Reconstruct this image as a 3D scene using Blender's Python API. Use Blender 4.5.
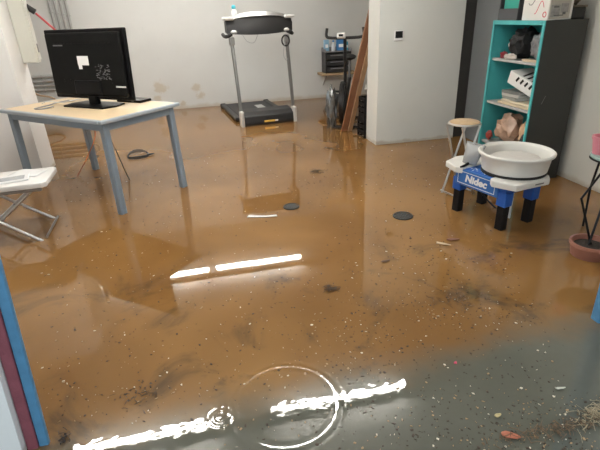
import bpy, bmesh, math, random
from mathutils import Vector, Matrix, noise as mnoise
PI = math.pi
random.seed(7)
S = bpy.context.scene
for o in list(bpy.data.objects): bpy.data.objects.remove(o)

# ------------------------------------------------------------------ camera, light, exposure
# room axes: X to the right along the rear wall, Y into the room, Z up, water surface at z = 0
CAM_H, PITCH, ROLL, YAW, FPX = 1.55, math.radians(25.0), math.radians(2.6), math.radians(11.0), 451.0
cam_d = bpy.data.cameras.new('camera'); cam = bpy.data.objects.new('camera', cam_d)
S.collection.objects.link(cam)
fw = Vector((math.sin(YAW)*math.cos(PITCH), math.cos(YAW)*math.cos(PITCH), -math.sin(PITCH)))
r0 = Vector((math.cos(YAW), -math.sin(YAW), 0)); u0 = r0.cross(fw)
rr = r0*math.cos(ROLL) - u0*math.sin(ROLL); uu = r0*math.sin(ROLL) + u0*math.cos(ROLL)
m = Matrix((rr, uu, -fw)).transposed().to_4x4(); m.translation = (0, 0, CAM_H)
cam.matrix_world = m
cam_d.sensor_fit = 'HORIZONTAL'; cam_d.sensor_width = 36.0; cam_d.lens = 36.0*FPX/600.0
cam_d.clip_start = 0.02; cam_d.clip_end = 200
S.camera = cam

W = bpy.data.worlds.new('overcast_sky'); S.world = W; W.use_nodes = True
bg = W.node_tree.nodes['Background']
bg.inputs['Color'].default_value = (0.86, 0.95, 1.0, 1); bg.inputs['Strength'].default_value = 0.85
TUBE_STRENGTH = 66.0
S.view_settings.view_transform = 'Standard'; S.view_settings.look = 'None'
S.view_settings.gamma = 1.0; S.view_settings.use_curve_mapping = False
S.view_settings.exposure = 0.52

# ------------------------------------------------------------------ materials
MATS = {}
def M(name, col, rough=0.5, metal=0.0, var=0.12, scale=9.0, bump=0.0, bscale=60.0, emit=0.0, alpha=None, detail=4.0, spec=0.5):
    if name in MATS: return MATS[name]
    mt = bpy.data.materials.new(name); mt.use_nodes = True
    nt = mt.node_tree; N = nt.nodes; L = nt.links; b = N['Principled BSDF']
    b.inputs['Roughness'].default_value = rough; b.inputs['Metallic'].default_value = metal
    b.inputs['Specular IOR Level'].default_value = spec
    tc = N.new('ShaderNodeTexCoord'); nz = N.new('ShaderNodeTexNoise')
    nz.inputs['Scale'].default_value = scale; nz.inputs['Detail'].default_value = detail
    L.new(tc.outputs['Object'], nz.inputs['Vector'])
    mx = N.new('ShaderNodeMix'); mx.data_type = 'RGBA'
    c = Vector(col[:3])
    mx.inputs['A'].default_value = (*[max(0, v*(1-var)) for v in c], 1)
    mx.inputs['B'].default_value = (*[min(1, v*(1+var)) for v in c], 1)
    L.new(nz.outputs['Fac'], mx.inputs['Factor']); L.new(mx.outputs['Result'], b.inputs['Base Color'])
    if bump:
        n2 = N.new('ShaderNodeTexNoise'); n2.inputs['Scale'].default_value = bscale; n2.inputs['Detail'].default_value = 5
        L.new(tc.outputs['Object'], n2.inputs['Vector'])
        bp = N.new('ShaderNodeBump'); bp.inputs['Strength'].default_value = bump; bp.inputs['Distance'].default_value = 0.01
        L.new(n2.outputs['Fac'], bp.inputs['Height']); L.new(bp.outputs['Normal'], b.inputs['Normal'])
    if emit:
        L.new(mx.outputs['Result'], b.inputs['Emission Color']); b.inputs['Emission Strength'].default_value = emit
    MATS[name] = mt
    return mt

def node_math(nt, op, a, b=None, c=None, clamp=False):
    n = nt.nodes.new('ShaderNodeMath'); n.operation = op; n.use_clamp = clamp
    for i, v in enumerate((a, b, c)):
        if v is None: continue
        if isinstance(v, (int, float)): n.inputs[i].default_value = v
        else: nt.links.new(v, n.inputs[i])
    return n.outputs[0]

def node_mix(nt, fac, a, b):
    n = nt.nodes.new('ShaderNodeMix'); n.data_type = 'RGBA'
    for k, v in (('Factor', fac), ('A', a), ('B', b)):
        if isinstance(v, (int, float)): n.inputs[k].default_value = v
        elif isinstance(v, tuple): n.inputs[k].default_value = (*v, 1)
        else: nt.links.new(v, n.inputs[k])
    return n.outputs['Result']

def node_noise(nt, vec, scale, detail=4, rough=0.5, dist=0.0):
    n = nt.nodes.new('ShaderNodeTexNoise'); n.inputs['Scale'].default_value = scale
    n.inputs['Detail'].default_value = detail; n.inputs['Roughness'].default_value = rough
    n.inputs['Distortion'].default_value = dist
    nt.links.new(vec, n.inputs['Vector']); return n.outputs['Fac']

def node_ramp(nt, v, lo, hi):
    n = nt.nodes.new('ShaderNodeMapRange'); n.interpolation_type = 'SMOOTHSTEP'
    n.inputs['From Min'].default_value = lo; n.inputs['From Max'].default_value = hi
    nt.links.new(v, n.inputs['Value']); return n.outputs['Result']

def wall_material(name, col, stain=None, tide=0.10, spots=()):
    """painted plaster: fine roller texture, uneven paint, a muddy tide mark and mud spots"""
    mt = bpy.data.materials.new(name); mt.use_nodes = True; nt = mt.node_tree
    b = nt.nodes['Principled BSDF']; b.inputs['Roughness'].default_value = 0.62
    b.inputs['Specular IOR Level'].default_value = 0.3
    tc = nt.nodes.new('ShaderNodeTexCoord'); P = tc.outputs['Object']
    sx = nt.nodes.new('ShaderNodeSeparateXYZ'); nt.links.new(P, sx.inputs[0])
    base = node_mix(nt, node_noise(nt, P, 1.6, 5, .6), tuple(c*.93 for c in col), tuple(min(1, c*1.05) for c in col))
    base = node_mix(nt, node_math(nt, 'MULTIPLY', node_ramp(nt, node_noise(nt, P, 7, 6, .65), .62, .78), .18), base, tuple(c*.6 for c in col))
    # tide mark of silt just above the water
    h = node_math(nt, 'ADD', sx.outputs['Z'], node_math(nt, 'MULTIPLY', node_math(nt, 'SUBTRACT', node_noise(nt, P, 5, 4), .5), .12))
    tm = node_math(nt, 'SUBTRACT', 1.0, node_ramp(nt, h, 0.01, tide))
    base = node_mix(nt, node_math(nt, 'MULTIPLY', tm, .45), base, (.30, .22, .13))
    for (sxp, syp, szp, rad) in spots:
        d = nt.nodes.new('ShaderNodeVectorMath'); d.operation = 'DISTANCE'
        nt.links.new(P, d.inputs[0]); d.inputs[1].default_value = (sxp, syp, szp)
        dd = node_math(nt, 'ADD', d.outputs['Value'], node_math(nt, 'MULTIPLY', node_math(nt, 'SUBTRACT', node_noise(nt, P, 9, 5, .7), .5), rad*2.4))
        fac = node_math(nt, 'SUBTRACT', 1.0, node_ramp(nt, dd, rad*.35, rad))
        base = node_mix(nt, node_math(nt, 'MULTIPLY', fac, .42), base, (.36, .25, .11))
    nt.links.new(base, b.inputs['Base Color'])
    bp = nt.nodes.new('ShaderNodeBump'); bp.inputs['Strength'].default_value = .25; bp.inputs['Distance'].default_value = .006
    nt.links.new(node_noise(nt, P, 90, 4), bp.inputs['Height']); nt.links.new(bp.outputs['Normal'], b.inputs['Normal'])
    return mt

# ------------------------------------------------------------------ mesh helpers
COL = S.collection
def V(*a): return Vector(a)
def merge(bm, t):
    me = bpy.data.meshes.new('t'); t.to_mesh(me); t.free(); bm.from_mesh(me); bpy.data.meshes.remove(me)
def box(bm, c, s, bev=0.004, rot=None, seg=1):
    t = bmesh.new(); bmesh.ops.create_cube(t, size=1.0)
    bmesh.ops.scale(t, vec=s, verts=t.verts)
    if bev: bmesh.ops.bevel(t, geom=t.edges[:], offset=min(bev, min(s)*.45), segments=seg, affect='EDGES', profile=.5)
    if rot is not None: bmesh.ops.transform(t, matrix=rot.to_4x4(), verts=t.verts)
    bmesh.ops.translate(t, vec=c, verts=t.verts); merge(bm, t); return bm
def B(c, s, bev=0.004, rot=None, seg=1): return box(bmesh.new(), c, s, bev, rot, seg)
def bx(x0, x1, y0, y1, z0, z1, bev=0.0, seg=1):
    return B(((x0+x1)/2, (y0+y1)/2, (z0+z1)/2), (x1-x0, y1-y0, z1-z0), bev, None, seg)
def tube(bm, pts, r, n=10, cap=True):
    pts = [Vector(p) for p in pts]; rs = r if isinstance(r, (list, tuple)) else [r]*len(pts)
    rings = []; prev = None
    for i, p in enumerate(pts):
        d = (pts[min(i+1, len(pts)-1)] - pts[max(i-1, 0)]).normalized()
        if prev is None:
            a = d.cross(V(0, 0, 1)) if abs(d.z) < .9 else d.cross(V(1, 0, 0))
        else: a = prev - d*prev.dot(d)
        a.normalize(); prev = a; b = d.cross(a)
        rings.append([bm.verts.new(p + (a*math.cos(2*PI*k/n) + b*math.sin(2*PI*k/n))*rs[i]) for k in range(n)])
    for i in range(len(rings)-1):
        for k in range(n): bm.faces.new((rings[i][k], rings[i][(k+1) % n], rings[i+1][(k+1) % n], rings[i+1][k]))
    if cap: bm.faces.new(rings[0][::-1]); bm.faces.new(rings[-1])
    return bm
def T(pts, r, n=10): return tube(bmesh.new(), pts, r, n)
def bar(bm, a, b, w, d, bev=.003, up=V(0, 0, 1)):
    """rectangular bar from a to b"""
    a, b = Vector(a), Vector(b); z = (b-a).normalized(); x = up.cross(z)
    if x.length < .05: x = V(1, 0, 0) - z*z.x
    x.normalize(); y = z.cross(x)
    box(bm, (a+b)/2, (w, d, (b-a).length), bev, Matrix((x, y, z)).transposed()); return bm
def lathe(bm, prof, n=40, c=(0, 0, 0), close=False):
    c = Vector(c); rings = []
    for (r, z) in prof:
        if r < 1e-5: rings.append([bm.verts.new(c+V(0, 0, z))])
        else: rings.append([bm.verts.new(c+V(r*math.cos(2*PI*k/n), r*math.sin(2*PI*k/n), z)) for k in range(n)])
    for i in range(len(rings)-1):
        A, Bq = rings[i], rings[i+1]
        for k in range(n):
            k2 = (k+1) % n
            if len(A) == 1 and len(Bq) == 1: continue
            if len(A) == 1: bm.faces.new((A[0], Bq[k2], Bq[k]))
            elif len(Bq) == 1: bm.faces.new((A[k], A[k2], Bq[0]))
            else: bm.faces.new((A[k], A[k2], Bq[k2], Bq[k]))
    return bm
def Lt(prof, n=40, c=(0, 0, 0)): return lathe(bmesh.new(), prof, n, c)
def prism(bm, poly, z0, z1, bev=0.0):
    t = bmesh.new(); lo = [t.verts.new((x, y, z0)) for x, y in poly]; hi = [t.verts.new((x, y, z1)) for x, y in poly]
    t.faces.new(lo[::-1]); t.faces.new(hi); n = len(poly)
    for i in range(n): t.faces.new((lo[i], lo[(i+1) % n], hi[(i+1) % n], hi[i]))
    if bev: bmesh.ops.bevel(t, geom=t.edges[:], offset=bev, segments=2, affect='EDGES', profile=.5)
    merge(bm, t); return bm
def blob(c, r, amp=.25, freq=6.0, sub=3, seed=0, flat=None):
    """crumpled lump"""
    bm = bmesh.new(); bmesh.ops.create_icosphere(bm, subdivisions=sub, radius=1.0)
    for v in bm.verts:
        d = v.co.normalized(); q = d*freq*.5 + V(seed*3.1, seed*1.7, seed)
        k = 1 + amp*(mnoise.noise(q) + .6*abs(mnoise.noise(q*2.3)) - .2)
        v.co = V(d.x*r[0]*k, d.y*r[1]*k, d.z*r[2]*k) + Vector(c)
        if flat is not None and v.co.z < flat: v.co.z = flat
    return bm
def obj(name, bm, mat, parent=None, smooth=False, angle=None):
    bmesh.ops.recalc_face_normals(bm, faces=bm.faces[:])
    me = bpy.data.meshes.new(name); bm.to_mesh(me); bm.free()
    o = bpy.data.objects.new(name, me); COL.objects.link(o)
    for mt in (mat if isinstance(mat, (list, tuple)) else [mat]): me.materials.append(mt)
    if smooth:
        me.polygons.foreach_set('use_smooth', [True]*len(me.polygons))
        if angle is not None or True: me.set_sharp_from_angle(angle=math.radians(angle or 40))
    if parent is not None: o.parent = parent
    return o
def tag(o, label, cat, group=None, kind=None):
    if label: o['label'] = label
    if cat: o['category'] = cat
    if group: o['group'] = group
    if kind: o['kind'] = kind
    return o
def thing(name, label, cat, loc=(0, 0, 0), rz=0.0, group=None):
    o = bpy.data.objects.new(name, None); COL.objects.link(o); o.empty_display_size = .05
    o.location = loc; o.rotation_euler = (0, 0, rz); return tag(o, label, cat, group)
def struct(name, bm, mat, label=None, parent=None):
    o = obj(name, bm, mat, parent)
    if parent is None: o['kind'] = 'structure'
    if label: o['label'] = label
    return o
def text_mesh(body, size, ext, mat, parent, mtx, name='lettering', offset=0.0, shear=0.0, sx=1.0):
    cu = bpy.data.curves.new('t', 'FONT'); cu.body = body; cu.size = size; cu.extrude = ext; cu.offset = offset; cu.shear = shear
    cu.align_x = 'CENTER'; cu.align_y = 'CENTER'; cu.resolution_u = 3
    to = bpy.data.objects.new('t', cu); COL.objects.link(to)
    bpy.context.view_layer.update()
    me = bpy.data.meshes.new_from_object(to.evaluated_get(bpy.context.evaluated_depsgraph_get()))
    bpy.data.objects.remove(to); bpy.data.curves.remove(cu)
    me.transform(Matrix.Diagonal((sx, 1, 1, 1))); me.transform(mtx); me.materials.clear(); me.materials.append(mat)
    o = bpy.data.objects.new(name, me); COL.objects.link(o); o.parent = parent; return o

# ------------------------------------------------------------------ colours
white_paint = M('white_plastic', (.80, .80, .79), .35, var=.04)
black_plastic = M('black_plastic', (.008, .008, .009), .45, var=.3, spec=.2)
black_rubber = M('black_rubber', (.02, .02, .02), .7, var=.2)
steel = M('brushed_steel', (.62, .62, .62), .28, 1.0, var=.1)
dull_steel = M('dull_steel', (.34, .34, .35), .38, .9, var=.15)

# ------------------------------------------------------------------ the room shell
FLOOR_Z = -0.06
YB, XL, XR, YF = 9.12, -3.6, 3.34, 1.58     # rear wall, left wall, right wall, inner face of the front wall
CEIL = 2.55
wm_back = wall_material('rear_wall_paint', (.56, .57, .56), tide=.10, spots=((-.11, YB, .36, .12), (-.78, YB, .42, .14), (-.86, YB, .22, .09), (-.05, YB, .22, .10), (-.40, YB, .10, .06)))
wm_side = wall_material('side_wall_paint', (.68, .68, .63), tide=.07)
wm_part = wall_material('partition_paint', (.66, .675, .645), tide=.05)
wm_left = wall_material('left_wall_paint', (.86, .86, .855), tide=.05)
wm_front = wall_material('outer_wall_render', (.80, .82, .82), tide=.04)
concrete = M('floor_concrete', (.28, .25, .20), .8, var=.25, scale=3, bump=.3)
ceil_mat = M('ceiling_paint', (.84, .83, .80), .8, var=.05, scale=2, bump=.1, bscale=30)
struct('floor', bx(-5, 5, -2.5, YB+.2, FLOOR_Z-.15, FLOOR_Z), concrete, 'submerged concrete floor under the muddy water')
struct('wall_back', bx(XL-.2, XR+.2, YB, YB+.2, FLOOR_Z, CEIL), wm_back, 'pale grey rear wall with brown mud stains')
struct('wall_left', bx(XL-.2, XL, YF-.2, YB, FLOOR_Z, CEIL), wm_left, 'white left side wall')
struct('wall_right', bx(XR, XR+.2, YF-.2, YB, FLOOR_Z, CEIL), wm_side, 'beige grey right wall behind the teal shelf')
struct('ceiling', bx(XL-.2, XR+.2, YF-.2, YB+.2, CEIL, CEIL+.15), ceil_mat, 'plain painted ceiling')
struct('wall_partition', bx(2.07, 3.135, 5.335, 5.70, FLOOR_Z, CEIL), wm_part, 'pale grey partition wall stub in the middle of the room')
struct('wall_pier', bx(XL, -1.88, 5.40, 5.85, FLOOR_Z, CEIL), wm_left, 'white wall pier behind the grey table')
# front wall around the doorway in which the photographer stands
def left_jamb_wall():
    bm = bmesh.new(); pts = ((XL-.2, FLOOR_Z), (-.882, FLOOR_Z), (-.702, 2.28), (-.702, CEIL), (XL-.2, CEIL))
    a = [bm.verts.new((x, YF-.13, z)) for x, z in pts]; b = [bm.verts.new((x, YF, z)) for x, z in pts]
    bm.faces.new(a); bm.faces.new(b[::-1])
    for k in range(5): bm.faces.new((a[k], b[k], b[(k+1) % 5], a[(k+1) % 5]))
    return bm
struct('wall_front_left', left_jamb_wall(), wm_front, 'white rough wall left of the doorway')
struct('wall_front_right', bx(1.97, XR+.2, YF-.13, YF, FLOOR_Z, CEIL), wm_front, 'white wall right of the doorway')
struct('wall_front_header', bx(-.702, 1.97, YF-.13, YF, 2.28, CEIL), wm_front, 'wall above the doorway')
blue_paint = M('blue_gloss_paint', (.085, .25, .43), .38, var=.25, scale=22, bump=.25, bscale=70)
maroon_paint = M('maroon_paint', (.26, .075, .10), .5, var=.3, scale=30, bump=.3, bscale=90)
def leaning(x_bot, x_top, w, y0, y1, z1):
    bm = bmesh.new(); zb = FLOOR_Z
    vs = [bm.verts.new(p) for p in ((x_bot, y0, zb), (x_bot+w, y0, zb), (x_bot+w, y1, zb), (x_bot, y1, zb),
                                    (x_top, y0, z1), (x_top+w, y0, z1), (x_top+w, y1, z1), (x_top, y1, z1))]
    for f in ((3, 2, 1, 0), (4, 5, 6, 7), (0, 1, 5, 4), (1, 2, 6, 5), (2, 3, 7, 6), (3, 0, 4, 7)): bm.faces.new([vs[i] for i in f])
    bmesh.ops.bevel(bm, geom=bm.edges[:], offset=.006, segments=2, affect='EDGES', profile=.5); return bm
struct('trim_1', leaning(-.838, -.660, .037, 1.49, 1.515, 2.28), blue_paint, 'chipped blue doorway post at lower left')
struct('trim_2', leaning(-.880, -.702, .041, 1.482, 1.515, 2.28), maroon_paint, 'maroon strip beside the left blue doorway post')
struct('trim_3', leaning(1.895, 1.86, .090, 1.585, 1.640, 2.28), blue_paint, 'chipped blue doorway post at right edge')

# grey door on the right wall; a dark upright strip closes the gap beside the partition
grey_door = M('grey_door_paint', (.20, .215, .225), .55, var=.08, scale=2)
dark_strip = M('dark_upright', (.035, .033, .03), .5, var=.2)
d = struct('door_1', bx(3.285, XR-.003, 4.37, 5.355, FLOOR_Z, 2.1, .003), grey_door, 'plain grey door on the right wall behind the teal shelf')
obj('door_handle', T([(3.285, 4.5, .95), (3.235, 4.5, .95), (3.235, 4.62, .95)], .009), steel, d)
struct('trim_4', bx(3.136, 3.30, 5.36, 5.46, FLOOR_Z, CEIL, .002), dark_strip, 'dark upright strip between partition and grey door')

# ------------------------------------------------------------------ flood water
def water_material():
    mt = bpy.data.materials.new('muddy_water'); mt.use_nodes = True; nt = mt.node_tree
    b = nt.nodes['Principled BSDF']; b.inputs['Roughness'].default_value = 0.015; b.inputs['IOR'].default_value = 1.55
    tc = nt.nodes.new('ShaderNodeTexCoord'); P = tc.outputs['Object']
    sx = nt.nodes.new('ShaderNodeSeparateXYZ'); nt.links.new(P, sx.inputs[0])
    big = node_noise(nt, P, .9, 3, .5, .3)
    brown = node_mix(nt, node_ramp(nt, big, .3, .7), (.185, .091, .028), (.268, .142, .047))
    # stirred-up dark silt trails
    silt = node_ramp(nt, node_noise(nt, P, 2.3, 5, .62, .6), .52, .68)
    near = node_math(nt, 'SUBTRACT', 1.0, node_ramp(nt, sx.outputs['Y'], 2.2, 3.3))
    brown = node_mix(nt, node_math(nt, 'MULTIPLY', node_math(nt, 'MULTIPLY', silt, near), .8), brown, (.060, .040, .024))
    # water colour turns grey-green outside the doorway, with a soft noisy border
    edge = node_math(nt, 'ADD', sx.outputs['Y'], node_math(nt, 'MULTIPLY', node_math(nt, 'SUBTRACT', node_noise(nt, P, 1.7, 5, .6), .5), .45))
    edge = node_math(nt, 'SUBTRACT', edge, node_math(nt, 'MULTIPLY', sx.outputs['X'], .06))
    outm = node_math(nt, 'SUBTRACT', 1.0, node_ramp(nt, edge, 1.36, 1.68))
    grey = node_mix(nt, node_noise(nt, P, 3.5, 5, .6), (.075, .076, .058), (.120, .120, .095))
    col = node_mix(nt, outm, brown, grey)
    fine = node_noise(nt, P, 34, 4, .7)
    col = node_mix(nt, node_math(nt, 'MULTIPLY', node_ramp(nt, fine, .60, .75), .22), col, (.10, .06, .03))
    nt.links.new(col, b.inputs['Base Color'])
    bp = nt.nodes.new('ShaderNodeBump'); bp.inputs['Strength'].default_value = .022; bp.inputs['Distance'].default_value = .01
    nt.links.new(node_noise(nt, P, 3.2, 2, .4), bp.inputs['Height']); nt.links.new(bp.outputs['Normal'], b.inputs['Normal'])
    return mt
RC = V(.185, 1.465, 0); RC2 = V(-.10, 1.46, 0)
def water_z(x, y):
    z = 0.0
    for c, R0, wid, lam, amp in ((RC, .235, .030, .040, .00055), (RC2, .035, .030, .028, .00030)):
        r = math.hypot(x-c.x, y-c.y)
        z += amp*math.exp(-((r-R0)/wid)**2)*math.cos(2*PI*(r-R0)/lam)
    k = max(0.0, 1-abs(y-1.40)/.5)            # small choppy ripples at the threshold
    k = k*k*(3-2*k)
    if k > 0: z += k*(.00012*mnoise.noise(V(x*26, y*34, 1.3)) + .00007*mnoise.noise(V(x*60, y*75, 4.1)))
    return z
def axis(lo, hi, a, b, coarse, fine):
    v = []; t = lo
    while t < a: v.append(t); t += coarse
    t = a
    while t < b: v.append(t); t += fine
    t = b
    while t < hi: v.append(t); t += coarse
    v.append(hi); return v
xs = axis(XL, XR, -1.0, 1.2, .3, .006); ys = axis(-2.4, YB+.02, 1.05, 1.92, .3, .006)
bm = bmesh.new(); grid = [[bm.verts.new((x, y, water_z(x, y))) for x in xs] for y in ys]
for j in range(len(ys)-1):
    for i in range(len(xs)-1): bm.faces.new((grid[j][i], grid[j][i+1], grid[j+1][i+1], grid[j+1][i]))
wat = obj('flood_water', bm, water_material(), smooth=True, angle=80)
tag(wat, 'muddy brown flood water covering the whole floor', 'water', kind='stuff')

# ------------------------------------------------------------------ fluorescent ceiling lights
tube_glow = M('fluorescent_tube', (1.0, .965, .90), .4, var=0, emit=TUBE_STRENGTH)
light_house = M('light_housing', (.75, .75, .73), .4, var=.03)
def ceiling_light(x0, x1, y, label):
    t = thing('fluorescent_light', label, 'ceiling light', ((x0+x1)/2, y, 2.40), 0, 'fluorescent battens on the ceiling')
    h = (x1-x0)/2
    obj('housing', B((0, 0, .085), (h*2, .09, .07), .008), light_house, t)
    obj('hanger', B((-h*.6, 0, .135), (.04, .04, .035), .002), light_house, t)
    obj('hanger', B((h*.6, 0, .135), (.04, .04, .035), .002), light_house, t)
    for s in (-1, 1): obj('lamp_holder', B((s*(h-.012), 0, .03), (.024, .05, .07), .004), light_house, t)
    obj('lamp_tube', T([(-h+.02, 0, .006), (h-.02, 0, .006)], .026, 16), tube_glow, t, True)
ceiling_light(-1.79, -.27, 7.02, 'lit fluorescent batten near the rear wall, left one, reflected behind the table')
ceiling_light(-.18, 1.37, 7.04, 'lit fluorescent batten above the treadmill, mirrored mid-floor')
ceiling_light(-1.78, -.25, 3.68, 'lit fluorescent batten nearer the doorway, left one, mirrored at lower left')
ceiling_light(.28, 1.88, 3.69, 'lit fluorescent batten nearer the doorway, right one, mirrored inside the ripple ring')

# ------------------------------------------------------------------ grey table
TH = .838; TA = 2.388 - PI         # table height above water, direction of its long side
table_blue = M('blue_grey_enamel', (.23, .29, .35), .4, var=.10)
table_edge = M('grey_edge_band', (.36, .41, .46), .45, var=.06)
table_wood = M('beech_laminate', (.70, .55, .36), .42, var=.09, scale=14)
tbl = thing('work_table', 'blue grey metal work table with beech laminate top standing in water', 'table', (-1.093, 4.738, 0), TA)
TL, TW = 1.533, .886
obj('table_top', B((0, 0, TH-.014), (TL-.06, TW-.06, .030), .003), table_wood, tbl)
bm = bmesh.new()
for s in (-1, 1):
    box(bm, (s*(TL/2-.02), 0, TH-.016), (.04, TW, .032), .006); box(bm, (0, s*(TW/2-.02), TH-.016), (TL-.08, .04, .032), .006)
obj('edge_band', bm, table_edge, tbl)
for s in (-1, 1):
    obj('apron', B((s*(TL/2-.065), 0, TH-.067), (.03, TW-.15, .065), .003), table_blue, tbl)
    obj('apron', B((0, s*(TW/2-.065), TH-.067), (TL-.15, .03, .065), .003), table_blue, tbl)
for sx_ in (-1, 1):
    for sy_ in (-1, 1):
        obj('leg', bar(bmesh.new(), (sx_*(TL/2-.075), sy_*(TW/2-.075), TH-.033), (sx_*(TL/2-.06), sy_*(TW/2-.06), FLOOR_Z), .062, .062, .008, V(0, 1, 0)), table_blue, tbl)

# ------------------------------------------------------------------ television seen from behind
tv_black = M('television_black', (.004, .004, .0045), .35, var=.6, scale=16, spec=.15)
tv_matte = M('television_matte', (.005, .005, .005), .5, var=.5, scale=12, spec=.12)
tv = thing('television', 'black flat television seen from behind on the grey table', 'television', (-1.03, 4.745, TH), -.672)
w_, h_ = 1.043, .616
tl = Matrix.Rotation(-.058, 3, 'X')
def tvp(x, y, z): return tl @ V(x, y, z) + V(0, 0, .062)
obj('panel_frame', B(tvp(0, .012, h_/2), (w_, .034, h_), .010, tl, 2), tv_black, tv)
sc = obj('screen', B(tvp(0, .031, h_/2), (w_-.06, .004, h_-.06), .001, tl), M('dark_screen', (.01, .01, .012), .12, var=.1), tv)
bm = bmesh.new(); box(bm, tvp(0, -.018, h_*.50), (w_*.93, .040, h_*.90), .030, tl, 2)
hb = obj('rear_housing', bm, tv_matte, tv)
obj('lower_housing', B(tvp(0, -.030, h_*.17), (w_*.34, .040, h_*.22), .014, tl, 2), tv_black, tv)
bm = bmesh.new()
for k in range(16): box(bm, tvp(-.36+k*.048, -.0405, h_*.80), (.032, .004, .006), .001, tl)
obj('vent_slots', bm, tv_black, hb)['kind'] = 'stuff'
sticker = M('white_sticker', (.86, .86, .86), .5, var=.02)
grey_print = M('grey_print', (.16, .16, .165), .45, var=.3)
bm = bmesh.new(); box(bm, tvp(-.005, -.0415, h_*.56), (.145, .003, .080), .001, tl); box(bm, tvp(-.050, -.0415, h_*.475), (.045, .003, .045), .001, tl)
obj('white_sticker', bm, sticker, tv)
bm = bmesh.new(); rnd = random.Random(4)
for k in range(70):
    x = .235+rnd.uniform(-.09, .09); z = h_*(.40+rnd.uniform(-.11, .11))
    box(bm, tvp(x, -.0415, z), (rnd.uniform(.004, .022), .002, rnd.uniform(.003, .007)), 0, tl)
obj('rating_label', bm, grey_print, tv)['kind'] = 'stuff'
bm = bmesh.new(); box(bm, tvp(-.31, -.0415, h_*.775), (.13, .002, .012), 0, tl); obj('upper_badge', bm, grey_print, tv)
bm = bmesh.new(); box(bm, tvp(.43, -.0415, h_*.20), (.12, .002, .014), 0, tl); obj('lower_badge', bm, M('pale_print', (.6, .6, .6), .4, var=.1), tv)
for x in (-.30, -.22, .33): obj('screw_boss', Lt([(0, 0), (.012, 0), (.010, .006), (0, .006)], 12, (0, 0, 0)), tv_black, tv, True).matrix_local = Matrix.Translation(tvp(x, -.0415, h_*.27)) @ Matrix.Rotation(PI/2, 4, 'X')
obj('stand_neck', B((0, .005, .05), (.11, .055, .10), .012, None, 2), tv_black, tv)
bm = bmesh.new(); prism(bm, [(-.30, -.02), (-.26, -.15), (.26, -.15), (.30, -.02), (.26, .13), (-.26, .13)], 0, .016, .005)
obj('stand_base', bm, tv_black, tv)
# flat black box and cables
db = thing('media_box', 'slim black box lying on the table right of the television stand', 'media box', (-.68, 4.83, TH), -.70)
obj('shell', B((0, 0, .013), (.32, .15, .026), .005, None, 2), tv_black, db)
obj('indicator', B((.06, -.0755, .013), (.03, .002, .005), 0), grey_print, db)
cab_w = M('white_cable', (.72, .72, .72), .4, var=.05); cab_g = M('grey_cable', (.28, .29, .31), .45, var=.1); cab_b = M('black_cable', (.02, .02, .02), .5, var=.1)
def curve_pts(ctrl, n=10):
    P = [Vector(p) for p in ctrl]; P = [P[0]*2-P[1]] + P + [P[-1]*2-P[-2]]; out = []
    for i in range(1, len(P)-2):
        for k in range(n):
            t = k/n; a, b, c, e = P[i-1], P[i], P[i+1], P[i+2]
            out.append(.5*((2*b) + (c-a)*t + (2*a-5*b+4*c-e)*t*t + (3*b-a-3*c+e)*t**3))
    out.append(P[-2]); return out
tag(obj('power_cable', T(curve_pts([(-1.36, 5.16, TH+.008), (-1.46, 5.06, TH+.007), (-1.50, 4.92, TH+.007), (-1.58, 4.78, TH+.007), (-1.50, 4.72, TH+.008), (-1.42, 4.80, TH+.010)]), .006, 7), cab_g, None, True), 'grey cable looped on the left end of the table', 'cable')
tag(obj('signal_cable', T(curve_pts([(-1.26, 5.22, TH+.008), (-1.32, 5.14, TH+.008), (-1.40, 5.02, TH+.012), (-1.52, 5.02, TH+.03), (-1.60, 5.08, TH+.008)]), .005, 7), cab_w, None, True), 'thin white cable behind the television stand', 'cable')
tag(obj('hanging_cable', T(curve_pts([(-1.02, 4.70, .78), (-.99, 4.74, .60), (-.95, 4.80, .40), (-.93, 4.88, .20), (-.90, 4.96, -.02)]), .005, 7), cab_b, None, True), 'thin black cable hanging below the table into the water', 'cable')
plug = thing('cable_coil', 'small black coil of cable on the water behind the table', 'cable', (-.90, 5.85, .008), .2)
bm = bmesh.new()
for q, (ra, rb) in enumerate(((.125, .11), (.115, .085), (.13, .06))):
    tube(bm, [(ra*math.cos(2*PI*k/28), rb*math.sin(2*PI*k/28), .004+.006*q+max(0,rb*math.sin(2*PI*k/28))*.55) for k in range(29)], .0055, 6)
obj('coil', bm, cab_b, plug, True)
obj('plug', T([(.12, 0, .01), (.19, .01, .01)], [.012, .008], 8), cab_b, plug, True)
tag(obj('orange_cable', T(curve_pts([(-1.20, 5.10, .72), (-1.22, 5.3, .45), (-1.36, 5.30, .20), (-1.50, 5.25, .006)]), .006, 7), M('orange_cable', (.45, .13, .04), .5, var=.1), None, True), 'orange cable dropping behind the table to the water', 'cable')

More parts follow.
